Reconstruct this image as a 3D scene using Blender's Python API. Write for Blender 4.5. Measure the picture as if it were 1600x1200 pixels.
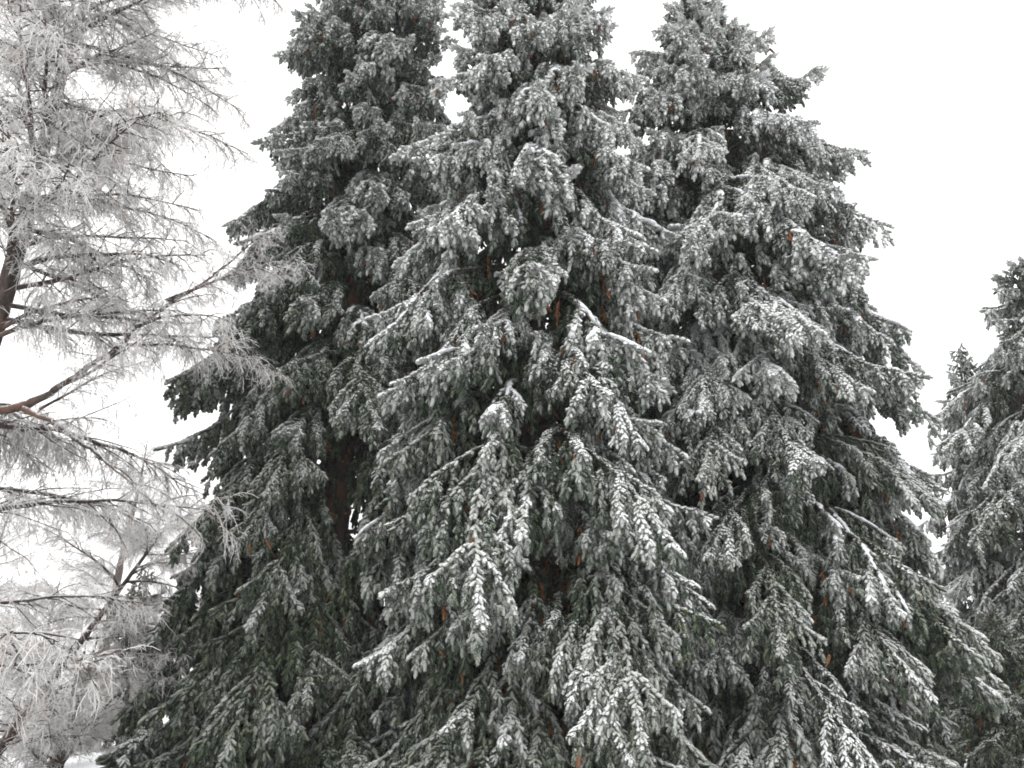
import bpy, math, random
import numpy as np

R = math.radians
scene = bpy.context.scene
for o in list(bpy.data.objects):
    bpy.data.objects.remove(o, do_unlink=True)

# ------------------------------------------------------------------ camera
cam_d = bpy.data.cameras.new('camera')
cam = bpy.data.objects.new('camera', cam_d)
scene.collection.objects.link(cam)
cam_d.sensor_width = 36.0
cam_d.lens = 26.0
cam_d.clip_start = 0.05
cam_d.clip_end = 2000.0
cam.location = (0.0, 0.0, 1.6)
cam.rotation_euler = (R(90 + 22), 0.0, 0.0)
scene.camera = cam

# ------------------------------------------------------------------ sky (white overcast) and soft sun
SUN_EL, SUN_AZ = 62.0, 200.0
world = bpy.data.worlds.new('World')
scene.world = world
world.use_nodes = True
wt = world.node_tree
wt.nodes.clear()
w_out = wt.nodes.new('ShaderNodeOutputWorld')
w_bg = wt.nodes.new('ShaderNodeBackground')
w_sky = wt.nodes.new('ShaderNodeTexSky')
w_sky.sky_type = 'NISHITA'
w_sky.sun_disc = False
w_sky.sun_elevation = R(SUN_EL)
w_sky.sun_rotation = R(SUN_AZ)
w_sky.dust_density = 4.0
w_bw = wt.nodes.new('ShaderNodeRGBToBW')
w_mix = wt.nodes.new('ShaderNodeMix')
w_mix.data_type = 'RGBA'
w_mix.inputs[0].default_value = 0.88          # cloud cover
w_mix.inputs[7].default_value = (10.6, 10.55, 10.5, 1)
wt.links.new(w_sky.outputs[0], w_bw.inputs[0])
wt.links.new(w_bw.outputs[0], w_mix.inputs[6])
wt.links.new(w_mix.outputs[2], w_bg.inputs[0])
w_bg.inputs[1].default_value = 0.15
wt.links.new(w_bg.outputs[0], w_out.inputs[0])

sun_d = bpy.data.lights.new('sun', 'SUN')
sun_d.energy = 1.5
sun_d.angle = R(40)
sun_d.color = (1.0, 0.985, 0.96)
sun = bpy.data.objects.new('sun', sun_d)
scene.collection.objects.link(sun)
sun.location = (0, -10, 40)
sun.rotation_euler = (R(90 - SUN_EL), 0, R(180 - SUN_AZ))

scene.view_settings.view_transform = 'Standard'
scene.view_settings.look = 'None'
scene.view_settings.gamma = 1.0
scene.view_settings.use_curve_mapping = False
scene.view_settings.exposure = 0.24
scene.cycles.use_denoising = True
scene.cycles.denoiser = 'OPENIMAGEDENOISE'
scene.cycles.denoising_input_passes = 'RGB_ALBEDO_NORMAL'
scene.cycles.denoising_prefilter = 'ACCURATE'
scene.cycles.use_adaptive_sampling = True
scene.cycles.adaptive_threshold = 0.04
scene.cycles.filter_width = 1.8
scene.cycles.max_bounces = 6
scene.cycles.diffuse_bounces = 1
scene.cycles.glossy_bounces = 2
scene.cycles.transmission_bounces = 2
scene.cycles.volume_bounces = 0
scene.cycles.caustics_reflective = False
scene.cycles.caustics_refractive = False

rng = np.random.default_rng(7)
random.seed(7)


# ------------------------------------------------------------------ small helpers
def nrm(v):
    return v / (np.linalg.norm(v, axis=-1, keepdims=True) + 1e-9)


def link(o):
    scene.collection.objects.link(o)
    return o


class Acc:
    """collects triangles (with material index and per-vertex attributes) for one mesh"""

    def __init__(self):
        self.v, self.f, self.m, self.a = [], [], [], []
        self.n = 0

    def add(self, v, f, mat=0, attr=None):
        v = np.asarray(v, np.float32).reshape(-1, 3)
        f = np.asarray(f, np.int32).reshape(-1, 3)
        self.v.append(v)
        self.f.append(f + self.n)
        self.m.append(np.full(len(f), mat, np.int32))
        if attr is None:
            attr = np.zeros((len(v), 3), np.float32)
        self.a.append(np.asarray(attr, np.float32))
        self.n += len(v)

    def mesh(self, name, mats, smooth=True):
        me = bpy.data.meshes.new(name)
        v = np.concatenate(self.v)
        f = np.concatenate(self.f)
        m = np.concatenate(self.m)
        a = np.concatenate(self.a)
        me.vertices.add(len(v))
        me.vertices.foreach_set('co', v.ravel())
        me.loops.add(len(f) * 3)
        me.loops.foreach_set('vertex_index', f.ravel())
        me.polygons.add(len(f))
        me.polygons.foreach_set('loop_start', np.arange(0, len(f) * 3, 3, dtype=np.int32))
        me.polygons.foreach_set('material_index', m)
        me.polygons.foreach_set('use_smooth', np.full(len(f), smooth))
        for k, an in enumerate(('tint', 'tip', 'expo')):
            at = me.attributes.new(an, 'FLOAT', 'POINT')
            at.data.foreach_set('value', np.ascontiguousarray(a[:, k]))
        for mm in mats:
            me.materials.append(mm)
        me.update()
        me.validate()
        return me


def add_tubes(acc, lines, radii, sides=4, mat=0, attr=None):
    """lines: list of (n,3) arrays, radii: list of (n,) arrays; attr: list of 3-tuples"""
    groups = {}
    for i, l in enumerate(lines):
        groups.setdefault(len(l), []).append(i)
    for n, idx in groups.items():
        P = np.stack([lines[i] for i in idx]).astype(np.float64)
        Q = np.stack([radii[i] for i in idx]).astype(np.float64)
        K = len(idx)
        T = np.gradient(P, axis=1) if n > 2 else np.repeat((P[:, 1:] - P[:, :1]), 2, axis=1)
        T = nrm(T)
        mean = nrm(T.mean(axis=1))
        ref = np.where(np.abs(mean[:, 2:3]) > 0.8, np.array([[1.0, 0, 0]]), np.array([[0, 0, 1.0]]))
        U = nrm(np.cross(T, ref[:, None, :]))
        W = np.cross(T, U)
        ang = np.arange(sides) * 2 * math.pi / sides
        ring = (U[:, :, None, :] * np.cos(ang)[None, None, :, None] + W[:, :, None, :] * np.sin(ang)[None, None, :, None])
        V = P[:, :, None, :] + ring * Q[:, :, None, None]
        base = np.arange(n * sides).reshape(n, sides)
        a_ = base[:-1]
        b_ = np.roll(base, -1, axis=1)[:-1]
        c_ = np.roll(base, -1, axis=1)[1:]
        d_ = base[1:]
        F = np.concatenate([np.stack([a_, b_, c_], -1).reshape(-1, 3), np.stack([a_, c_, d_], -1).reshape(-1, 3)])
        F = F[None] + (np.arange(K) * n * sides)[:, None, None]
        at = None
        if attr is not None:
            at = np.repeat(np.array([attr[i] for i in idx], np.float32), n * sides, axis=0)
        acc.add(V.reshape(-1, 3), F.reshape(-1, 3), mat, at)


def grow(p, d, length, n, sag=0.0, wig=0.05, target=None):
    """a polyline of n points from p along d, bending towards target (default: down) by sag per unit step"""
    d = nrm(np.asarray(d, float))
    out = [np.asarray(p, float)]
    st = length / (n - 1)
    tg = np.array([0, 0, -1.0]) if target is None else target
    for _ in range(n - 1):
        d = nrm(d + tg * sag + rng.normal(0, wig, 3))
        out.append(out[-1] + d * st)
    return np.array(out)


def along(line, s):
    """point and tangent at fraction s of a polyline"""
    x = s * (len(line) - 1)
    i = min(int(x), len(line) - 2)
    t = x - i
    return line[i] * (1 - t) + line[i + 1] * t, nrm(line[i + 1] - line[i])


# ------------------------------------------------------------------ materials
def new_mat(name):
    m = bpy.data.materials.new(name)
    m.use_nodes = True
    nt = m.node_tree
    b = nt.nodes['Principled BSDF']
    b.inputs['Roughness'].default_value = 0.85
    b.inputs['Specular IOR Level'].default_value = 0.15
    return m, nt, b


class G:
    """tiny node-graph helper"""

    def __init__(self, nt):
        self.nt = nt

    def n(self, t, **k):
        x = self.nt.nodes.new(t)
        for a, v in k.items():
            setattr(x, a, v)
        return x

    def put(self, sock, v):
        if hasattr(v, 'links'):
            self.nt.links.new(v, sock)
        else:
            sock.default_value = v

    def math(self, op, a, b=0.0, c=0.0, clamp=False):
        x = self.n('ShaderNodeMath', operation=op, use_clamp=clamp)
        self.put(x.inputs[0], a)
        self.put(x.inputs[1], b)
        self.put(x.inputs[2], c)
        return x.outputs[0]

    def mix(self, f, a, b):
        x = self.n('ShaderNodeMix', data_type='RGBA')
        self.put(x.inputs[0], f)
        self.put(x.inputs[6], a)
        self.put(x.inputs[7], b)
        return x.outputs[2]

    def ramp(self, v, a, b):
        x = self.n('ShaderNodeMapRange', interpolation_type='SMOOTHSTEP')
        self.put(x.inputs[0], v)
        x.inputs[1].default_value = a
        x.inputs[2].default_value = b
        return x.outputs[0]

    def noise(self, scale, detail=2.0, rough=0.5, vec=None):
        x = self.n('ShaderNodeTexNoise')
        x.inputs['Scale'].default_value = scale
        x.inputs['Detail'].default_value = detail
        x.inputs['Roughness'].default_value = rough
        if vec is not None:
            self.nt.links.new(vec, x.inputs['Vector'])
        return x.outputs[0]

    def attr(self, name):
        x = self.n('ShaderNodeAttribute', attribute_name=name)
        return x.outputs['Fac']


def c4(r, g, b):
    return (r, g, b, 1.0)


def mat_foliage():
    m, nt, b = new_mat('frosted_needles')
    g = G(nt)
    geo = g.n('ShaderNodeNewGeometry')
    sep = g.n('ShaderNodeSeparateXYZ')
    nt.links.new(geo.outputs['Normal'], sep.inputs[0])
    nz = sep.outputs[2]
    pos = geo.outputs['Position']
    info = g.n('ShaderNodeObjectInfo')
    sc = g.n('ShaderNodeSeparateColor')
    nt.links.new(info.outputs['Color'], sc.inputs[0])
    frost, snow, hue = sc.outputs[0], sc.outputs[1], sc.outputs[2]
    tint, tip, expo = g.attr('tint'), g.attr('tip'), g.attr('expo')
    n1 = g.noise(1.3, 2, 0.6, pos)
    n2 = g.noise(38.0, 2, 0.6, pos)
    n3 = g.noise(2.8, 3, 0.6, pos)
    green = g.mix(tint, c4(0.019, 0.032, 0.015), c4(0.040, 0.068, 0.036))
    green = g.mix(g.math('MULTIPLY', hue, g.ramp(tint, 0.55, 1.0)), green, c4(0.085, 0.105, 0.035))
    # rime: more on exposed shoots, at the needle tips and on upper sides, a weight that also paints in underside shade
    f = g.math('MULTIPLY_ADD', g.math('MULTIPLY_ADD', frost, 1.15, 0.30), g.math('MULTIPLY_ADD', expo, 1.20, -0.02), -0.22)
    f = g.math('ADD', f, g.math('MULTIPLY_ADD', nz, 0.45, -0.03))
    f = g.math('ADD', f, g.math('MULTIPLY_ADD', tip, 0.22, -0.10))
    f = g.math('ADD', f, g.math('MULTIPLY_ADD', n1, 1.3, -0.65))
    f = g.math('ADD', f, g.math('MULTIPLY_ADD', n2, 0.5, -0.25))
    f = g.math('ADD', f, g.math('MULTIPLY_ADD', tint, 0.3, -0.15))
    f = g.math('MULTIPLY', g.math('MAXIMUM', g.math('MINIMUM', f, 1.0), 0.03), 0.92)
    col = g.mix(f, green, c4(0.72, 0.735, 0.715))
    # settled snow on what faces up
    s = g.math('ADD', nz, g.math('MULTIPLY_ADD', n3, 2.2, -1.1))
    s = g.math('ADD', s, g.math('MULTIPLY_ADD', expo, 0.7, -0.55))
    s = g.math('ADD', s, g.math('MULTIPLY_ADD', snow, 1.7, -0.85))
    s = g.ramp(s, 0.50, 1.35)
    col = g.mix(s, col, c4(0.89, 0.90, 0.91))
    nt.links.new(col, b.inputs['Base Color'])
    b.inputs['Roughness'].default_value = 0.9
    return m


def mat_snow():
    m, nt, b = new_mat('settled_snow')
    g = G(nt)
    geo = g.n('ShaderNodeNewGeometry')
    n = g.noise(25.0, 3, 0.6, geo.outputs['Position'])
    col = g.mix(g.ramp(n, 0.3, 0.7), c4(0.72, 0.74, 0.77), c4(0.87, 0.88, 0.90))
    nt.links.new(col, b.inputs['Base Color'])
    bp = g.n('ShaderNodeBump')
    bp.inputs['Strength'].default_value = 0.5
    bp.inputs['Distance'].default_value = 0.02
    nt.links.new(g.noise(60.0, 3, 0.6, geo.outputs['Position']), bp.inputs['Height'])
    nt.links.new(bp.outputs[0], b.inputs['Normal'])
    return m


def mat_bark(name, dark, light, red, scale=9.0, frost=0.0):
    m, nt, b = new_mat(name)
    g = G(nt)
    geo = g.n('ShaderNodeNewGeometry')
    mp = g.n('ShaderNodeMapping')
    mp.inputs['Scale'].default_value = (1, 1, 0.35)
    nt.links.new(geo.outputs['Position'], mp.inputs[0])
    n1 = g.noise(scale, 4, 0.65, mp.outputs[0])
    n2 = g.noise(scale * 3, 3, 0.6, mp.outputs[0])
    n3 = g.noise(2.2, 2, 0.5, geo.outputs['Position'])
    col = g.mix(g.ramp(n1, 0.35, 0.65), c4(*dark), c4(*light))
    col = g.mix(g.ramp(n3, 0.52, 0.68), col, c4(*red))
    if frost > 0:
        sep = g.n('ShaderNodeSeparateXYZ')
        nt.links.new(geo.outputs['Normal'], sep.inputs[0])
        f = g.math('ADD', g.math('MULTIPLY', sep.outputs[2], 0.55), g.math('MULTIPLY_ADD', n2, 0.9, frost - 0.75))
        col = g.mix(g.ramp(f, 0.1, 0.55), col, c4(0.66, 0.67, 0.68))
    nt.links.new(col, b.inputs['Base Color'])
    bp = g.n('ShaderNodeBump')
    bp.inputs['Strength'].default_value = 0.8
    bp.inputs['Distance'].default_value = 0.03
    nt.links.new(n1, bp.inputs['Height'])
    nt.links.new(bp.outputs[0], b.inputs['Normal'])
    b.inputs['Roughness'].default_value = 0.95
    return m


def mat_twig(name, bare, rime, amount, pink=(0.60, 0.47, 0.41)):
    """thin twigs wearing hoar frost"""
    m, nt, b = new_mat(name)
    g = G(nt)
    geo = g.n('ShaderNodeNewGeometry')
    sep = g.n('ShaderNodeSeparateXYZ')
    nt.links.new(geo.outputs['Normal'], sep.inputs[0])
    pos = geo.outputs['Position']
    tint, expo = g.attr('tint'), g.attr('expo')
    n1 = g.noise(2.0, 2, 0.5, pos)
    n2 = g.noise(60.0, 2, 0.6, pos)
    f = g.math('ADD', g.math('MULTIPLY', sep.outputs[2], 0.16), g.math('MULTIPLY_ADD', n1, 0.55, amount - 0.5))
    f = g.math('ADD', f, g.math('MULTIPLY_ADD', n2, 0.5, -0.25))
    f = g.math('ADD', f, g.math('MULTIPLY_ADD', expo, 0.9, -0.55))
    f = g.ramp(f, 0.0, 0.75)
    r = g.mix(g.math('MULTIPLY', g.ramp(tint, 0.80, 1.0), 0.55), c4(*rime), c4(*pink))
    col = g.mix(f, c4(*bare), r)
    nt.links.new(col, b.inputs['Base Color'])
    return m


def mat_plain(name, a, bcol, scale):
    m, nt, b = new_mat(name)
    g = G(nt)
    geo = g.n('ShaderNodeNewGeometry')
    col = g.mix(g.ramp(g.noise(scale, 3, 0.6, geo.outputs['Position']), 0.35, 0.65), c4(*a), c4(*bcol))
    nt.links.new(col, b.inputs['Base Color'])
    return m


M_NEEDLE = mat_foliage()
M_SNOW = mat_snow()
M_SPRUCE_BARK = mat_bark('spruce_bark', (0.032, 0.024, 0.020), (0.088, 0.064, 0.050), (0.13, 0.062, 0.036))
M_LARCH_BARK = mat_bark('larch_bark', (0.045, 0.035, 0.031), (0.095, 0.075, 0.066), (0.15, 0.088, 0.065), 14.0, 0.34)
M_SPRUCE_TWIG = mat_twig('spruce_twig', (0.055, 0.036, 0.024), (0.30, 0.28, 0.26), 0.18)
M_LARCH_TWIG = mat_twig('hoar_frost_twig', (0.075, 0.060, 0.052), (0.80, 0.785, 0.775), 0.66)
M_CONE = mat_plain('dry_cone', (0.12, 0.062, 0.034), (0.23, 0.125, 0.066), 30.0)
M_DEAD = mat_plain('dead_needles', (0.15, 0.065, 0.030), (0.27, 0.125, 0.055), 20.0)


# ------------------------------------------------------------------ ground
def build_ground():
    acc = Acc()
    xs = np.concatenate([-np.geomspace(240, 22, 16), np.linspace(-20, 20, 61), np.geomspace(22, 240, 16)])
    X, Y = np.meshgrid(xs, xs, indexing='ij')
    Z = 0.06 * np.sin(X * 0.7 + 1) * np.cos(Y * 0.55) + 0.04 * np.sin(X * 1.9 + Y * 1.3)
    Z = Z * np.clip(1.2 - np.hypot(X, Y) / 60, 0.1, 1)
    n = len(xs)
    idx = np.arange(n * n).reshape(n, n)
    a, b, c, d = idx[:-1, :-1], idx[1:, :-1], idx[1:, 1:], idx[:-1, 1:]
    F = np.concatenate([np.stack([a, b, c], -1).reshape(-1, 3), np.stack([a, c, d], -1).reshape(-1, 3)])
    acc.add(np.stack([X, Y, Z], -1), F)
    m, nt, bs = new_mat('snowy_ground')
    g = G(nt)
    geo = g.n('ShaderNodeNewGeometry')
    n1 = g.noise(0.45, 5, 0.65, geo.outputs['Position'])
    n2 = g.noise(14.0, 3, 0.6, geo.outputs['Position'])
    col = g.mix(g.ramp(n2, 0.3, 0.7), c4(0.045, 0.038, 0.028), c4(0.10, 0.085, 0.06))
    col = g.mix(g.ramp(g.math('ADD', n1, g.math('MULTIPLY_ADD', n2, 0.4, -0.2)), 0.26, 0.44), col, c4(0.84, 0.85, 0.87))
    nt.links.new(col, bs.inputs['Base Color'])
    o = link(bpy.data.objects.new('ground', acc.mesh('ground', [m])))
    o['kind'] = 'structure'
    o['label'] = 'patchy snow over needle litter on the ground'


build_ground()


# ------------------------------------------------------------------ spruce: shoot templates
def shoot_template(seed, needles=46, wide=0.0044):
    """one year's shoot along +Z, unit metres at 0.14 long: a slim core thatched with forward needles"""
    r = np.random.default_rng(seed)
    L = 0.105
    V, F, TIP = [], [], []
    sides, rings = 6, 4
    zs = np.linspace(0, 1, rings + 1)
    rad = np.array([0.015, 0.0220, 0.0245, 0.0235, 0.017])
    bend = lambda z: np.array([0.012 * math.sin(z * 2.2 + seed), 0, 0])
    for i, z in enumerate(zs):
        for k in range(sides):
            a = k * 2 * math.pi / sides + i * 0.4
            q = rad[i] * (1 + 0.12 * r.normal())
            V.append(bend(z) + np.array([math.cos(a) * q, math.sin(a) * q, z * L * 0.95]))
            TIP.append(0.15)
    for i in range(rings):
        for k in range(sides):
            a = i * sides + k
            b = i * sides + (k + 1) % sides
            F += [(a, b, b + sides), (a, b + sides, a + sides)]
    for j in range(needles):
        z = (j + r.random()) / needles
        a = j * 2.39996 + r.normal() * 0.3
        rd = np.array([math.cos(a), math.sin(a), 0])
        tg = np.array([-math.sin(a), math.cos(a), 0])
        lean = 0.58 + 0.45 * z + r.normal() * 0.25
        d = nrm(rd * math.cos(lean) + np.array([0, 0, 1.0]) * math.sin(lean) + tg * r.normal() * 0.15)
        w = nrm(tg + rd * r.normal() * 0.25)
        ln = 0.026 * (0.7 + 0.6 * r.random()) * (1.0 - 0.25 * z)
        p = bend(z) + np.array([0, 0, z * L * 0.93]) + rd * 0.018 * (1 - 0.5 * z * z)
        k = len(V)
        V += [p - w * wide, p + w * wide, p + d * ln + w * wide * 0.35, p + d * ln - w * wide * 0.35]
        TIP += [0.2, 0.2, 1, 1]
        F += [(k, k + 1, k + 2), (k, k + 2, k + 3)]
    return np.array(V) * np.array([1.12, 1.12, 1.06]), np.array(F), np.array(TIP)


SHOOTS = [shoot_template(s, 33) for s in range(4)]


def add_shoots(acc, P, D, S, tint, expo, fat=None, mat=0):
    """place shoots at P along D with length factor S"""
    P, D, S = np.asarray(P), nrm(np.asarray(D)), np.asarray(S)
    tint, expo = np.asarray(tint), np.asarray(expo)
    fat = np.ones(len(P)) if fat is None else np.asarray(fat)
    pick = rng.integers(0, len(SHOOTS), len(P))
    for k, (V, F, TIP) in enumerate(SHOOTS):
        i = np.where(pick == k)[0]
        if not len(i):
            continue
        d = D[i]
        ref = nrm(rng.normal(0, 1, (len(i), 3)))
        u = nrm(np.cross(d, ref))
        w = np.cross(d, u)
        B = np.stack([u * fat[i][:, None], w * fat[i][:, None], d * S[i][:, None]], axis=1)   # rows
        VV = np.einsum('vj,kjc->kvc', V, B) + P[i][:, None, :]
        FF = F[None] + (np.arange(len(i)) * len(V))[:, None, None]
        A = np.zeros((len(i), len(V), 3), np.float32)
        A[:, :, 0] = tint[i][:, None]
        A[:, :, 1] = TIP[None]
        A[:, :, 2] = expo[i][:, None]
        acc.add(VV.reshape(-1, 3), FF.reshape(-1, 3), mat, A.reshape(-1, 3))


def ico():
    t = (1 + 5 ** 0.5) / 2
    v = np.array([(-1, t, 0), (1, t, 0), (-1, -t, 0), (1, -t, 0), (0, -1, t), (0, 1, t), (0, -1, -t), (0, 1, -t), (t, 0, -1), (t, 0, 1), (-t, 0, -1), (-t, 0, 1)], float)
    f = [(0, 11, 5), (0, 5, 1), (0, 1, 7), (0, 7, 10), (0, 10, 11), (1, 5, 9), (5, 11, 4), (11, 10, 2), (10, 7, 6), (7, 1, 8), (3, 9, 4), (3, 4, 2), (3, 2, 6), (3, 6, 8), (3, 8, 9), (4, 9, 5), (2, 4, 11), (6, 2, 10), (8, 6, 7), (9, 8, 1)]
    v = list(nrm(v))
    cache, nf = {}, []

    def mid(a, b):
        key = (min(a, b), max(a, b))
        if key not in cache:
            v.append(nrm(v[a] + v[b]))
            cache[key] = len(v) - 1
        return cache[key]
    for a, b, c in f:
        x, y, z = mid(a, b), mid(b, c), mid(c, a)
        nf += [(a, x, z), (b, y, x), (c, z, y), (x, y, z)]
    return np.array(v), np.array(nf)


ICO_V, ICO_F = ico()


class BoughProto:
    """a drooping spruce bough along +X: wood, hanging sprays of shoots, settled snow, spots where cones hang"""

    def __init__(self, name, L, droop, weep, seed, dens=1.0):
        global rng
        rng = np.random.default_rng(seed)
        self.L = L
        n = 13
        th0, th1, th2 = droop
        pts = [np.zeros(3)]
        yaw = 0.0
        for i in range(n - 1):
            t = i / (n - 2)
            th = th0 + (th1 - th0) * min(1, t / 0.55) if t < 0.55 else th1 + (th2 - th1) * (t - 0.55) / 0.45
            yaw += rng.normal(0, 0.10)
            th = R(th) + rng.normal(0, 0.10)
            pts.append(pts[-1] + np.array([math.cos(th) * math.cos(yaw), math.cos(th) * math.sin(yaw), math.sin(th)]) * L / (n - 1))
        axis = np.array(pts)
        self.tip = axis[-1]
        rad = np.linspace(0.011 + 0.010 * L, 0.006, n)
        lines, radii, att = [axis], [rad], [(0.2, 0, 0.1)]
        P, D, S, TI, EX, FA = [], [], [], [], [], []
        dP, dD = [], []
        cones = []

        def shoot(p, d, s, expo, fat=1.0):
            P.append(p)
            D.append(d)
            S.append(s)
            TI.append(rng.random())
            EX.append(min(1, max(0, expo + rng.normal(0, 0.10))))
            FA.append(fat)

        DOWN = np.array([0, 0, -1.0])

        def hand(p, t, n, s0, e, wide):
            """a hand of shoots: one leading finger and n beside it"""
            q = nrm(np.cross(t, rng.normal(0, 1, 3)))
            w = np.cross(t, q)
            shoot(p, nrm(t + DOWN * 0.25 + rng.normal(0, 0.10, 3)), s0 * (0.85 + 0.5 * rng.random()), e, 1.0 + 0.12 * rng.random())
            a0 = rng.random() * 6.28
            for j in range(n):
                a = a0 + j * 2 * math.pi / n + rng.normal(0, 0.3)
                sd = q * math.cos(a) + w * math.sin(a)
                dd = nrm(t * 0.60 + sd * (wide + rng.normal(0, 0.16)) + DOWN * (0.35 + 0.35 * rng.random()))
                shoot(p - t * 0.04 * rng.random(), dd, s0 * (0.50 + 0.55 * rng.random()), e, 0.72 + 0.36 * rng.random())

        def spray(line, expo, start, step, s0, depth):
            """dress a hanging branchlet: whorls of fingers, fuller towards its end"""
            ln = np.sum(np.linalg.norm(np.diff(line, axis=0), axis=1))
            s = start
            while s < 0.93:
                p, t = along(line, s)
                e = expo * (1.0 - 0.35 * s)
                hand(p, t, int(rng.integers(2, 5)), s0, e, 0.75)
                s += step / ln * (0.7 + 0.6 * rng.random())
            p, t = along(line, 1.0)
            hand(p, t, int(rng.integers(2, 5)), s0 * 1.08, expo * 0.8, 0.66)

        # hanging branchlets
        axes = [(axis, L, 0.05 + 0.04 * rng.random(), 0.0)]
        if L > 1.0:
            sg = 1
            for f0 in np.linspace(0.24, 0.78, 7 if L > 3 else 5 if L > 2 else 3) + rng.normal(0, 0.04, 7 if L > 3 else 5 if L > 2 else 3):
                p, t = along(axis, f0)
                sg = -sg
                hz = nrm(np.cross(t, np.array([0, 0, 1.0]))) * sg
                l_ = L * (0.36 - 0.24 * f0) * (0.8 + 0.4 * rng.random())
                ax = grow(p, t * 0.85 + hz * (0.62 + 0.2 * rng.random()) + np.array([0, 0, 0.12]), l_, 8, 0.10, 0.09)
                lines.append(ax)
                radii.append(np.linspace(0.011, 0.005, 8))
                att.append((0.3, 0, 0.3))
                axes.append((ax, l_, 0.12, f0))
        todo = []
        k = 0
        for ax_i, (ax, l_, s_, off) in enumerate(axes):
            stp = (0.155 if ax_i == 0 else 0.135) / dens
            while s_ < 0.985:
                todo.append((ax, s_ if ax_i == 0 else off + (1.05 - off) * s_ * 0.9, s_, ax_i))
                s_ += stp / l_ * (0.7 + 0.6 * rng.random())
        for ax, s, s_loc, ax_i in todo:
            s = min(s, 0.98)
            p, t = along(ax, s_loc)
            side = nrm(np.cross(t, np.array([0, 0, 1.0]))) * (1 if k % 2 else -1)
            k += 1
            grow_l = (0.30 + 0.55 * min(1, L / 3.5)) * (0.45 + 0.9 * math.sin(math.pi * min(1, (s * 0.80 + 0.16)))) * (0.45 + 0.95 * rng.random())
            grow_l *= (1.0 - 0.55 * s ** 3) * (0.85 if ax_i == 0 else 0.80)
            grow_l = max(0.12, grow_l)
            under = rng.random() < 0.35
            out = 0.15 + 0.60 * rng.random()
            d0 = t * (0.15 + 0.45 * s) + side * out + np.array([0, 0, -0.7 if under else -0.12])
            nseg = 6
            line = grow(p, d0, grow_l, nseg, sag=weep * (0.50 + 0.45 * rng.random()), wig=0.06)
            lines.append(line)
            radii.append(np.linspace(0.0075, 0.0035, nseg))
            att.append((0.3, 0, 0.4 * s))
            inner = s < 0.30
            expo = float(np.clip(1.45 * s - 0.28, 0.03, 1.0)) * (0.75 if under else 1.0)
            if inner and rng.random() < 0.38:
                # bare old twigs close to the trunk
                for _ in range(3):
                    q, tt = along(line, 0.2 + 0.7 * rng.random())
                    tw = grow(q, tt + rng.normal(0, 0.6, 3), 0.12 + 0.2 * rng.random(), 4, 0.15, 0.15)
                    lines.append(tw)
                    radii.append(np.linspace(0.0035, 0.0015, 4))
                    att.append((0.3, 0, 0.0))
                if rng.random() < 0.75:
                    for _ in range(9):
                        q, tt = along(line, 0.5 + 0.5 * rng.random())
                        dP.append(q)
                        dD.append(tt + rng.normal(0, 0.5, 3))
            elif 0.2 < s < 0.75 and rng.random() < 0.13:
                for _ in range(12):
                    q, tt = along(line, 0.3 + 0.7 * rng.random())
                    dP.append(q)
                    dD.append(tt + DOWN * 0.4 + rng.normal(0, 0.35, 3))
            else:
                spray(line, expo, 0.22 if s > 0.45 else 0.36, 0.112, 0.95 + 0.2 * rng.random(), 1)
                # side strings hanging from the longer branchlets
                if grow_l > 0.30:
                    for _ in range(1 + int(grow_l * 3.4 * dens)):
                        u = 0.2 + 0.6 * rng.random()
                        q, tt = along(line, u)
                        ss = nrm(np.cross(tt, rng.normal(0, 1, 3)))
                        l2 = grow(q, tt * 0.5 + ss * 0.8, 0.10 + 0.24 * rng.random(), 4, weep * 0.65, 0.08)
                        lines.append(l2)
                        radii.append(np.linspace(0.004, 0.0025, 4))
                        att.append((0.3, 0, 0.3))
                        spray(l2, expo * 0.88, 0.28, 0.112, 0.95 + 0.2 * rng.random(), 1)
                if rng.random() < 0.20:
                    c0 = along(line, 0.55 + 0.45 * rng.random())[0]
                    for _ in range(int(rng.integers(1, 4))):
                        cones.append((c0 + rng.normal(0, 0.045, 3) + DOWN * 0.05, rng.random() * 6.28, 1.0 + 0.35 * rng.random()))
                # a few bare twigs sticking out of the foliage
                if rng.random() < 0.45:
                    q, tt = along(line, 0.3 + 0.6 * rng.random())
                    tw = grow(q, tt + rng.normal(0, 0.5, 3), 0.15 + 0.18 * rng.random(), 4, 0.1, 0.15)
                    lines.append(tw)
                    radii.append(np.linspace(0.003, 0.0015, 4))
                    att.append((0.5, 0, 0.8))
        # shoots along the back of the bough, dense at its end
        backs = []
        for ax_i, (ax, l_, s_, off) in enumerate(axes):
            s_ = 0.16 if ax_i == 0 else 0.1
            while s_ < 0.99:
                p, t = along(ax, s_)
                s = s_ if ax_i == 0 else min(0.98, off + (1.05 - off) * s_ * 0.9)
                up = nrm(np.array([0, 0, 1.0]) - t * t[2])
                sd = np.cross(t, up)
                for _ in range(3):
                    a = rng.normal(0, 0.9)
                    dd = nrm(t * 0.75 + up * math.cos(a) * 0.32 + sd * math.sin(a) * 0.85 + DOWN * 0.25)
                    shoot(p, dd, 0.9 + 0.35 * rng.random(), 0.12 + 0.92 * s)
                    backs.append((p + dd * 0.06, dd, s))
                s_ += 0.085 / l_
            if ax_i:
                p, t = along(ax, 1.0)
                hand(p, t, 4, 1.1, 0.95, 0.7)
        p, t = along(axis, 1.0)
        shoot(p, t, 1.3, 1.0, 1.1)
        for sg in (-1, 1):
            q = np.cross(t, np.array([0, 0, 1.0]))
            shoot(p - t * 0.02, nrm(t * 0.8 + q * sg * 0.6), 1.1, 1.0)
            shoot(p - t * 0.10, nrm(t * 0.7 + q * sg * 0.7), 1.1, 1.0)

        wood = Acc()
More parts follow.
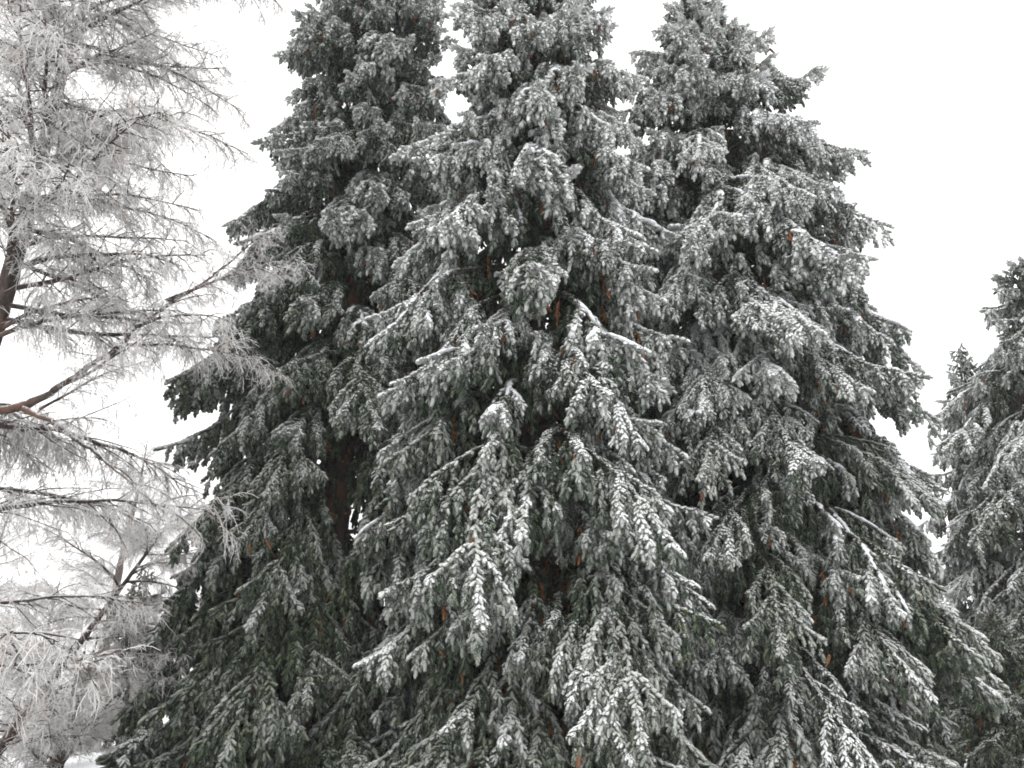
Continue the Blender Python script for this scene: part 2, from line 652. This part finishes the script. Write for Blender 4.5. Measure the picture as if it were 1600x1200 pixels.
        add_tubes(wood, lines[:1], radii[:1], 6, 0, att[:1])
        add_tubes(wood, lines[1:], radii[1:], 4, 0, att[1:])
        self.wood = wood.mesh(name + '_wood', [M_SPRUCE_TWIG])
        fol = Acc()
        add_shoots(fol, P, D, S, TI, EX, FA, 0)
        if dP:
            add_shoots(fol, dP, dD, np.full(len(dP), 0.9), np.full(len(dP), 0.5), np.zeros(len(dP)), np.full(len(dP), 0.62), 1)
        self.foliage = fol.mesh(name + '_foliage', [M_NEEDLE, M_DEAD])
        self.nshoots = len(P)
        # snow lying in pads along the back of the bough and of its side limbs
        sn = Acc()
        for ax_i, (ax, l_, s_, off) in enumerate(axes):
            for _ in range(int(1 + l_ * 0.9)):
                if rng.random() < 0.35:
                    continue
                c = 0.45 + 0.5 * rng.random() if ax_i == 0 else 0.25 + 0.65 * rng.random()
                half = (0.09 + 0.20 * rng.random()) / l_
                ss_ = np.linspace(max(0.1, c - half), min(1.0, c + half), 9)
                sides = 8
                V = []
                wob = np.cumsum(rng.normal(0, 0.012, 9))
                wid = 0.034 + 0.026 * rng.random()
                for j, q in enumerate(ss_):
                    p, t = along(ax, q)
                    up = nrm(np.array([0, 0, 1.0]) - t * t[2])
                    sd = np.cross(t, up)
                    k_ = math.sin(math.pi * (0.06 + 0.88 * j / 8)) ** 0.6 * (0.8 + 0.4 * rng.random())
                    for m_ in range(sides):
                        an = m_ * 2 * math.pi / sides
                        rr = k_ * (0.66 + 0.62 * rng.random())
                        V.append(p + up * (0.028 + math.sin(an) * 0.026 * rr) + sd * (wob[j] + math.cos(an) * wid * rr))
                F = []
                for j in range(8):
                    for m_ in range(sides):
                        x_, y_ = j * sides + m_, j * sides + (m_ + 1) % sides
                        F += [(x_, y_, y_ + sides), (x_, y_ + sides, x_ + sides)]
                for m_ in range(1, sides - 1):
                    F += [(0, m_ + 1, m_), (8 * sides, 8 * sides + m_, 8 * sides + m_ + 1)]
                sn.add(V, F)
        for p, t, s in backs:
            if s < 0.45 or rng.random() < 0.88:
                continue
            up = nrm(np.array([0, 0, 1.0]) - t * t[2])
            sd = np.cross(t, up)
            r0 = 0.022 + 0.016 * rng.random()
            v = ICO_V * (1 + 0.18 * rng.normal(0, 1, (len(ICO_V), 1)))
            v = v[:, :1] * t * r0 * 2.0 + v[:, 1:2] * sd * r0 * 1.1 + v[:, 2:3] * up * r0 * 0.5
            sn.add(v + p + up * (0.018 + 0.008 * rng.random()), ICO_F)
        if sn.n == 0:
            p, t = along(axis, 0.8)
            sn.add(ICO_V * 0.03 * np.array([1.5, 1, 0.4]) + p + np.array([0, 0, 0.02]), ICO_F)
        self.snow = sn.mesh(name + '_snow', [M_SNOW])
        self.cones = cones


LONG = [BoughProto('long_bough_%d' % i, 4.2, d, w, 100 + i) for i, (d, w) in enumerate([
    ((-12, -58, -42), 1.0), ((0, -54, -50), 1.0), ((-18, -60, -34), 0.95), ((-6, -50, -58), 1.0), ((-10, -64, -48), 0.95)])]
MID = [BoughProto('mid_bough_%d' % i, 2.6, d, w, 200 + i) for i, (d, w) in enumerate([
    ((-4, -48, -28), 0.95), ((6, -44, -36), 1.0), ((-12, -52, -22), 0.9), ((-2, -38, -20), 0.9)])]
SHORT = [BoughProto('short_bough_%d' % i, 1.5, d, w, 300 + i) for i, (d, w) in enumerate([
    ((4, -28, -6), 0.8), ((12, -22, -14), 0.85), ((-4, -34, 0), 0.8)])]
TINY = [BoughProto('tiny_bough_%d' % i, 0.7, d, w, 400 + i) for i, (d, w) in enumerate([
    ((24, 2, 10), 0.5), ((16, -6, 8), 0.55)])]
CLASSES = [(np.mean([p.tip[0] for p in c]), c) for c in (LONG, MID, SHORT, TINY)]
print('shoots', [p.nshoots for c in CLASSES for p in c[1]], 'tris', sum(len(p.foliage.polygons) + len(p.wood.polygons) for c in CLASSES for p in c[1]))


def cone_mesh():
    acc = Acc()
    L, Rr = 0.13, 0.022
    rows, per = 9, 7
    zs = np.linspace(0, -L, 8)
    prof = np.array([0.006, 0.014, 0.016, 0.016, 0.015, 0.012, 0.008, 0.002])
    add_tubes(acc, [np.stack([np.zeros(8), np.zeros(8), zs], 1)], [prof], 7)
    V, F = [], []
    for i in range(rows):
        u = (i + 0.5) / rows
        q = Rr * math.sin(math.pi * (0.18 + 0.74 * u)) * 1.05
        for k in range(per):
            a = (k + 0.5 * (i % 2)) * 2 * math.pi / per
            rd = np.array([math.cos(a), math.sin(a), 0])
            tg = np.array([-math.sin(a), math.cos(a), 0])
            p = rd * q * 0.75 + np.array([0, 0, -u * L])
            e = rd * (q + 0.004) + np.array([0, 0, -u * L - 0.014])
            j = len(V)
            V += [p - tg * 0.007, p + tg * 0.007, e + tg * 0.004, e - tg * 0.004]
            F += [(j, j + 1, j + 2), (j, j + 2, j + 3)]
    acc.add(V, F)
    return acc.mesh('cone', [M_CONE], smooth=False)


CONE = cone_mesh()


def trunk_mesh(name, H, r0, lean, mat, seed, sides=14, rings=44):
    r = np.random.default_rng(seed)
    z = np.linspace(-0.15, H, rings)
    u = np.clip(z / H, 0, 1)
    line = np.stack([lean[0] * u + 0.04 * np.sin(z * 0.7 + seed), lean[1] * u + 0.04 * np.cos(z * 0.6 + seed), z], 1)
    rad = r0 * (1 - u) ** 0.85 * (1 + 0.5 * np.exp(-np.clip(z, 0, None) * 2.5)) + 0.012
    acc = Acc()
    add_tubes(acc, [line], [rad], sides)
    v = acc.v[0].reshape(rings, sides, 3)
    acc.v[0] = (line[:, None, :] + (v - line[:, None, :]) * (1 + 0.06 * r.normal(0, 1, (rings, sides, 1)))).reshape(-1, 3)
    return acc.mesh(name, [mat]), line


def spruce(name, label, base, H, r0, lean, profile, n, frost, seed, group, cones=0.5, tilt=0.0, snow=0.5, dense_top=1.0, zmin=0.7, skip=None):
    """profile: list of (height of the bough tip, crown radius); frost(z, azimuth) -> 0..1"""
    r = np.random.default_rng(seed)
    root = link(bpy.data.objects.new(name, None))
    root.location = base
    root['label'], root['category'], root['group'] = label, 'spruce tree', group
    me, line = trunk_mesh('spruce_trunk', H, r0, lean, M_SPRUCE_BARK, seed)
    tr = link(bpy.data.objects.new('trunk', me))
    tr.parent = root
    pz, pr = [a for a, _ in profile], [b for _, b in profile]
    zf = np.linspace(zmin, H - 0.10, 400)
    cum = np.cumsum((1.0 + 1.1 * np.exp(-zf / 2.2)) / (0.9 + np.interp(zf, pz, pr)))
    zz = np.interp((np.arange(n) + 0.5) / n * cum[-1], cum, zf)
    az = r.random() * 6.28
    for i, z in enumerate(zz):
        az += 2.39996 + r.normal(0, 0.22)
        rad = float(np.interp(z - 0.35 * np.interp(z, pz, pr), pz, pr)) * (1.02 - (0.24 if abs(math.cos(az)) > 0.75 else 0.46) * r.random())
        rad = max(0.18, rad)
        if skip is not None and skip(z, az % (2 * math.pi), rad):
            continue
        # fewer boughs on the side turned away from the viewer
        if math.sin(az) > 0.25 and r.random() < 0.32:
            continue
        ln = rad                          # classes go by horizontal reach
        cl = min(CLASSES, key=lambda c: abs(math.log(c[0] / ln)))
        pr_ = cl[1][r.integers(0, len(cl[1]))]
        sc = float(np.clip(ln / pr_.tip[0], 0.42, 1.4))
        u = z / H
        x0 = np.array([np.interp(z, line[:, 2], line[:, 0]), np.interp(z, line[:, 2], line[:, 1]), z])
        pitch = R(tilt + 13 * max(0, u - 0.62) / 0.38 - 4 * (1 - u) + r.normal(0, 5))
        # a low bough must not dig into the ground
        tipz = z + pr_.tip[2] * sc + pr_.tip[0] * sc * math.sin(pitch)
        if tipz < 0.22:
            # the skirt: mid boughs swung up until their ends just clear the ground
            pr_ = MID[r.integers(0, len(MID))]
            sc = float(np.clip(rad / pr_.tip[0], 0.7, 1.35))
            ang0 = math.atan2(pr_.tip[2], pr_.tip[0])
            reach = math.hypot(pr_.tip[0], pr_.tip[2]) * sc
            want = math.asin(float(np.clip((0.22 + 0.3 * r.random() - z) / reach, -0.95, 0.3)))
            pitch = max(pitch, want - ang0)
        bo = link(bpy.data.objects.new('bough', pr_.wood))
        bo.parent = root
        bo.location = x0
        bo.rotation_euler = (r.normal(0, 0.10), -pitch, az)
        flip = -1 if r.random() < 0.5 else 1
        bo.scale = (sc, sc * flip, sc)
        fr = float(np.clip(frost(z, az) + r.normal(0, 0.09), 0, 1))
        fo = link(bpy.data.objects.new('foliage', pr_.foliage))
        fo.parent = bo
        sl = snow * (0.55 + 0.6 * min(1.0, z / 8.0))
        fo.color = (fr, float(np.clip(sl + r.normal(0, 0.16), 0, 1)), float(np.clip(0.9 - fr * 1.3, 0, 1)), 1)
        fo['kind'] = 'stuff'
        if fr > 0.40 and r.random() < sl * 1.05 - 0.08:
            so = link(bpy.data.objects.new('snow', pr_.snow))
            so.parent = bo
            so['kind'] = 'stuff'
        if r.random() < cones:
            for p, a, s in [pr_.cones[q] for q in r.permutation(len(pr_.cones))[:5]][:3 if H < 22 else 5]:
                co = link(bpy.data.objects.new('cone', CONE))
                co.parent = bo
                co.location = p
                co.rotation_euler = (r.normal(0, 0.25), pitch + r.normal(0, 0.25), a)
                co.scale = (s / sc,) * 3
    return root


GROUP = 'tall frosted spruces'
# middle spruce, nearest to the camera
spruce('spruce_tree', 'grey-green frosted spruce in the middle, nearest, its long drooping boughs capped with snow',
       (0.35, 11.5, 0), 20.5, 0.26, (0.05, 0.0),
       [(0, 2.7), (4, 3.0), (8, 2.75), (11, 2.4), (14, 1.8), (17, 1.1), (20.5, 0.15)], 345,
       lambda z, a: -0.08 + 0.080 * z, 11, GROUP, 0.34, 0, 0.62)
spruce('spruce_tree', 'dark tall spruce with greener, barely frosted lower boughs, standing beside the bare frosted larch',
       (-3.45, 14.3, 0), 24.5, 0.30, (-0.1, 0.2),
       [(0, 3.6), (4, 3.5), (9, 3.2), (13, 2.6), (16.6, 2.3), (20, 1.55), (24.5, 0.15)], 340,
       lambda z, a: -0.22 + 0.060 * z, 23, GROUP, 0.2, 0, 0.32)
spruce('spruce_tree', 'broad pale spruce whose pointed top just fits the picture, with brown cones among the boughs',
       (4.55, 13.6, 0), 18.3, 0.30, (0.0, 0.1),
       [(0, 2.4), (2, 2.8), (6, 3.2), (9, 3.3), (13, 2.65), (15.3, 1.5), (17.2, 0.30), (18.3, 0.08)], 345,
       lambda z, a: -0.04 + 0.074 * z, 37, GROUP, 0.46, 6, 0.58)
spruce('spruce_tree', 'spruce cut off by the picture edge, with pale snow-lined boughs above a dark skirt',
       (15.9, 20.0, 0), 13.8, 0.24, (0.0, 0.0),
       [(0, 5.6), (3, 5.4), (7, 4.3), (10, 2.7), (13, 0.8), (13.8, 0.1)], 185,
       lambda z, a: 0.06 + 0.045 * z, 51, GROUP, 0.05, 4, 0.48,
       skip=lambda z, a, q: math.cos(a) > 0.3 and (z * 10) % 3 > 1)
spruce('spruce_tree', 'slim spruce with a thin pointed tip rising between two broader spruces',
       (14.9, 22.5, 0), 12.0, 0.15, (0.0, 0.0),
       [(0, 4.4), (3, 3.4), (5, 2.5), (9, 1.3), (12.0, 0.1)], 120,
       lambda z, a: 0.5 + 0.05 * z, 63, GROUP, 0.0, 10, 0.5)
spruce('spruce_tree', 'small dark young spruce half hidden behind the larch twigs',
       (-10.3, 21.5, 0), 4.6, 0.08, (0.0, 0.0),
       [(0, 1.7), (2, 1.2), (4.6, 0.15)], 60,
       lambda z, a: 0.05, 77, GROUP, 0.0, 8, 0.1, zmin=0.2)
spruce('spruce_tree', 'faint grey spruce far behind, glimpsed low between the edge spruce and its broad neighbour',
       (17.8, 34.0, 0), 8.0, 0.12, (0.0, 0.0),
       [(0, 3.6), (3, 2.8), (8.0, 0.15)], 80,
       lambda z, a: 0.35, 87, GROUP, 0.0, 8, 0.4, zmin=0.2)
spruce('spruce_tree', 'low dark young spruce in the bottom corner, in front of the edge spruce',
       (10.2, 16.6, 0), 3.0, 0.06, (0.0, 0.0),
       [(0, 1.6), (1.5, 1.1), (3.0, 0.15)], 55,
       lambda z, a: 0.08, 83, GROUP, 0.0, 8, 0.15, zmin=0.15)


# ------------------------------------------------------------------ larch: frosted limbs
class LimbProto:
    """a larch limb along +X with side branches, hanging twigs and hoar-frosted spurs"""

    def __init__(self, name, L, rise, seed, dens=1.0, hang=0.35, r0=0.035):
        global rng
        rng = np.random.default_rng(seed)
        self.L = L
        n = 11
        pts = [np.zeros(3)]
        yaw = 0.0
        for i in range(n - 1):
            t = i / (n - 2)
            th = R(rise[0] + (rise[1] - rise[0]) * t) + rng.normal(0, 0.07)
            yaw += rng.normal(0, 0.07)
            pts.append(pts[-1] + np.array([math.cos(th) * math.cos(yaw), math.cos(th) * math.sin(yaw), math.sin(th)]) * L / (n - 1))
        axis = np.array(pts)
        wood = Acc()
        add_tubes(wood, [axis], [np.linspace(r0, 0.006, n)], 7, 0, [(0.2, 0, 0)])
        self.wood = wood.mesh(name + '_wood', [M_LARCH_BARK])
        tl, tr_, ta = [], [], []          # branches and long twigs
        sl, sr, sa = [], [], []           # short frosted spurs
        s = 0.10
        k = 0
        while s < 1.0:
            p, t = along(axis, s)
            side = nrm(np.cross(t, np.array([0, 0, 1.0]))) * (1 if k % 2 else -1)
            k += 1
            l2 = (0.35 + 0.75 * rng.random()) * (1.0 - 0.5 * s) * (L / 2.8) ** 0.5
            d = t * 0.65 + side * (0.35 + 0.5 * rng.random()) + np.array([0, 0, rng.normal(0.0, 0.28)])
            b = grow(p, d, l2, 7, 0.06, 0.13)
            tl.append(b)
            tr_.append(np.linspace(0.011, 0.004, 7))
            ta.append((0.3, 0, 0.0))
            for _ in range(int((3 + l2 * 9) * dens)):
                u = 0.08 + 0.92 * rng.random()
                q, tt = along(b, u)
                l3 = (0.10 + 0.34 * rng.random())
                d3 = tt * 0.6 + rng.normal(0, 0.55, 3) + np.array([0, 0, -0.25])
                w = grow(q, d3, l3, 5, hang * (0.4 + 0.8 * rng.random()), 0.16)
                tnt = rng.random()
                tl.append(w)
                tr_.append(np.array([0.0042, 0.0043, 0.0042, 0.0038, 0.0024]) * (0.8 + 0.4 * rng.random()))
                ta.append((tnt, 0, 0.6 + 0.4 * rng.random()))
                for _ in range(int(3 + l3 * 12)):
                    q2, t2 = along(w, 0.1 + 0.9 * rng.random())
                    d4 = nrm(t2 * 0.8 + rng.normal(0, 0.65, 3))
                    l4 = 0.04 + 0.12 * rng.random()
                    sl.append(np.array([q2, q2 + d4 * l4 * 0.55, q2 + d4 * l4 + np.array([0, 0, -0.012]) + rng.normal(0, 0.008, 3)]))
                    sr.append(np.array([0.0029, 0.0030, 0.0015]))
                    sa.append((tnt, 0, 0.7 + 0.3 * rng.random()))
            s += (0.075 + 0.05 * rng.random()) / L
        tw = Acc()
        add_tubes(tw, tl, tr_, 3, 0, ta)
        add_tubes(tw, sl, sr, 3, 0, sa)
        self.twigs = tw.mesh(name + '_twigs', [M_LARCH_TWIG])


LIMBS = [LimbProto('larch_limb_%d' % i, L, ri, 500 + i, de, ha) for i, (L, ri, de, ha) in enumerate([
    (2.9, (12, -14), 1.0, 0.30), (2.9, (2, -24), 1.15, 0.42), (2.4, (22, -4), 1.0, 0.28), (2.4, (-6, 6), 1.15, 0.45), (1.8, (14, -20), 1.25, 0.35)])]
print('limb tris', [len(p.twigs.polygons) for p in LIMBS])


def place_limb(root, proto, loc, az, pitch, sc, roll=0.0, flip=1):
    lo = link(bpy.data.objects.new('limb', proto.wood))
    lo.parent = root
    lo.location = loc
    lo.rotation_euler = (roll, -pitch, az)
    lo.scale = (sc, sc * flip, sc)
    tw = link(bpy.data.objects.new('twigs', proto.twigs))
    tw.parent = lo
    tw['kind'] = 'stuff'
    return lo


def deciduous(name, label, cat, base, H, r0, lean, limbs, seed, group=None, bark=None):
    """limbs: list of (height, azimuth deg, pitch deg, scale, proto index or None)"""
    r = np.random.default_rng(seed)
    root = link(bpy.data.objects.new(name, None))
    root.location = base
    root['label'], root['category'] = label, cat
    if group:
        root['group'] = group
    me, line = trunk_mesh(name + '_trunk', H, r0, lean, bark or M_LARCH_BARK, seed)
    tr = link(bpy.data.objects.new('trunk', me))
    tr.parent = root
    for z, az, pi, sc, k in limbs:
        k = int(r.integers(0, len(LIMBS))) if k is None else k
        x0 = (float(np.interp(z, line[:, 2], line[:, 0])), float(np.interp(z, line[:, 2], line[:, 1])), z)
        place_limb(root, LIMBS[k], x0, R(az), R(pi), sc, r.normal(0, 0.2), 1 if r.random() < 0.5 else -1)
    return root, line


def stout_limb(root, pts, r0, r1, seed):
    """a heavy crooked limb through given points (relative to the root)"""
    P = np.array(pts, float)
    u = np.linspace(0, len(P) - 1, 8 * (len(P) - 1) + 1)
    L = np.stack([np.interp(u, range(len(P)), P[:, k]) for k in range(3)], 1)
    for _ in range(3):
        L[1:-1] = (L[:-2] + 2 * L[1:-1] + L[2:]) / 4
    w_ = np.cumsum(np.random.default_rng(seed).normal(0, 0.012, L.shape), axis=0)
    L += w_ - np.linspace(0, 1, len(L))[:, None] * w_[-1]
    acc = Acc()
    add_tubes(acc, [L], [np.linspace(r0, r1, len(L)) * (1 + 0.10 * np.random.default_rng(seed + 9).normal(0, 1, len(L)))], 9)
    o = link(bpy.data.objects.new('limb', acc.mesh('stout_limb', [M_LARCH_BARK])))
    o.parent = root
    return o


# the near larch at the left of the picture; its trunk stands mostly outside the frame
r = np.random.default_rng(91)
limbs = []
for i in range(124):
    z = 0.9 + 13.6 * (i + 0.5) / 124
    az = r.uniform(-105, 60) if r.random() < 0.78 else r.uniform(75, 285)
    sc = (1.22 - 0.02 * z) * r.uniform(0.75, 1.15)
    if z < 2.6 and r.random() < 0.35:
        continue
    if 2.6 < z < 4.6 and abs(az) < 60:
        if r.random() < 0.75:
            continue
    if z < 3.8 and az < -40:
        continue
    if 3.8 < z < 7.2 and -105 < az < -8 and r.random() < 0.75:
        continue
    limbs.append((z, az, r.normal(4, 9), sc, None))
larch, lline = deciduous('larch_tree', 'tall leafless larch white with hoar frost, filling the picture edge with fine twigs', 'larch tree',
                         (-7.1, 9.0, 0), 16.5, 0.155, (0.1, 0.0), limbs, 91, 'hoar-frosted larches')
stout_limb(larch, [(0, 0, 4.75), (0.95, 0, 4.95), (1.3, 0.05, 5.25), (1.8, 0.1, 5.75), (2.2, 0.15, 6.4), (2.9, 0.2, 7.0)], 0.062, 0.014, 1)
stout_limb(larch, [(0.75, 0, 4.9), (1.2, -0.05, 4.72), (1.7, -0.1, 4.36), (2.2, -0.1, 4.0), (2.75, -0.05, 3.6)], 0.038, 0.009, 2)
for z, az, pi, sc, k in [(4.9, 10, 18, 0.6, 2), (5.3, -25, 10, 0.7, 3), (5.8, 35, 5, 0.75, 0), (6.1, -10, 0, 0.8, 4), (6.5, 20, 15, 0.75, 2)]:
    place_limb(larch, LIMBS[k], (0.95 + (z - 4.9) * 0.85, 0.05, z), R(az), R(pi), sc)

for x, z, az, pi, sc, k in [(1.25, 4.70, -20, -20, 0.35, 4), (1.9, 4.22, 15, -38, 0.42, 0), (2.35, 3.90, -10, -30, 0.40, 2), (2.7, 3.64, 5, -32, 0.45, 4)]:
    place_limb(larch, LIMBS[k], (x, -0.08, z), R(az), R(pi), sc)
for x, z, az, pi, sc, k in [(2.2, 6.4, 0, 20, 0.45, 4), (2.55, 6.7, 25, 25, 0.45, 0), (2.85, 6.97, -10, 15, 0.5, 2)]:
    place_limb(larch, LIMBS[k], (x, 0.16, z), R(az), R(pi), sc)

# second larch, further back, leaning
r = np.random.default_rng(17)
limbs = [(0.35 + 4.0 * (i + 0.5) / 34, r.uniform(-180, 180), r.normal(6, 10), r.uniform(0.45, 0.85), None) for i in range(34)]
deciduous('larch_tree', 'leaning frosted larch with a slanting grey trunk, low behind the nearer larch twigs', 'larch tree',
          (-8.4, 13.0, 0), 4.35, 0.075, (2.2, 0.3), limbs, 17, 'hoar-frosted larches')

# far trees fading into the mist
for i, (x, y, H, s, lab) in enumerate([
        (-24.0, 46.0, 16.5, 2.0, 'misty frosted tree far off, seen in the white gap under the larch limb'),
        (-31.0, 40.0, 10.5, 1.7, 'low misty frosted tree far off behind the leaning larch trunk'),
        (-20.5, 34.0, 6.0, 1.3, 'small misty frosted tree far off beside the dark spruce foot'),
        (-9.7, 17.4, 2.8, 0.7, 'low frosted bush at the foot of the leaning larch'),
        (-8.0, 14.6, 2.4, 0.85, 'thin frosted bush in the bottom corner, in front of the leaning larch trunk'),
        (-14.6, 20.5, 3.6, 0.85, 'twiggy frosted bush low at the picture edge, behind the larch twigs'),
        (-36.0, 52.0, 14.0, 1.9, 'misty frosted tree far off at the picture edge')]):
    r = np.random.default_rng(200 + i)
    NL = 20 if H < 4 else 30
    limbs = [((0.10 if H < 4 else 1.2) + (H - 1.8) * (k + 0.5) / NL, r.uniform(0, 360), r.normal(42 if H < 4 else 26, 13), s * (1.1 - 0.75 * k / NL) * r.uniform(0.8, 1.2), None) for k in range(NL)]
    deciduous('frosted_tree', lab, 'tree', (x, y, 0), H, 0.02 * H, (0.2, 0.2), limbs, 300 + i, 'frosted trees and bushes')

# ------------------------------------------------------------------ freezing mist
def build_haze():
    acc = Acc()
    lo, hi = np.array([-250, -250, -1.2]), np.array([250, 250, 27.0])
    v = np.array([[(lo, hi)[i][0], (lo, hi)[j][1], (lo, hi)[k][2]] for i in (0, 1) for j in (0, 1) for k in (0, 1)])
    q = [(0, 1, 3, 2), (4, 6, 7, 5), (0, 4, 5, 1), (2, 3, 7, 6), (0, 2, 6, 4), (1, 5, 7, 3)]
    acc.add(v, [t for a, b, c, d in q for t in ((a, b, c), (a, c, d))])
    m = bpy.data.materials.new('freezing_mist')
    m.use_nodes = True
    nt = m.node_tree
    nt.nodes.clear()
    out = nt.nodes.new('ShaderNodeOutputMaterial')
    pv = nt.nodes.new('ShaderNodeVolumePrincipled')
    pv.inputs['Color'].default_value = (0.97, 0.98, 1.0, 1)
    pv.inputs['Density'].default_value = 0.0013
    nt.links.new(pv.outputs[0], out.inputs['Volume'])
    o = link(bpy.data.objects.new('haze', acc.mesh('haze', [m], smooth=False)))
    o['kind'] = 'stuff'
    o['label'] = 'pale freezing mist hanging between the trees'
    o.display_type = 'WIRE'


build_haze()
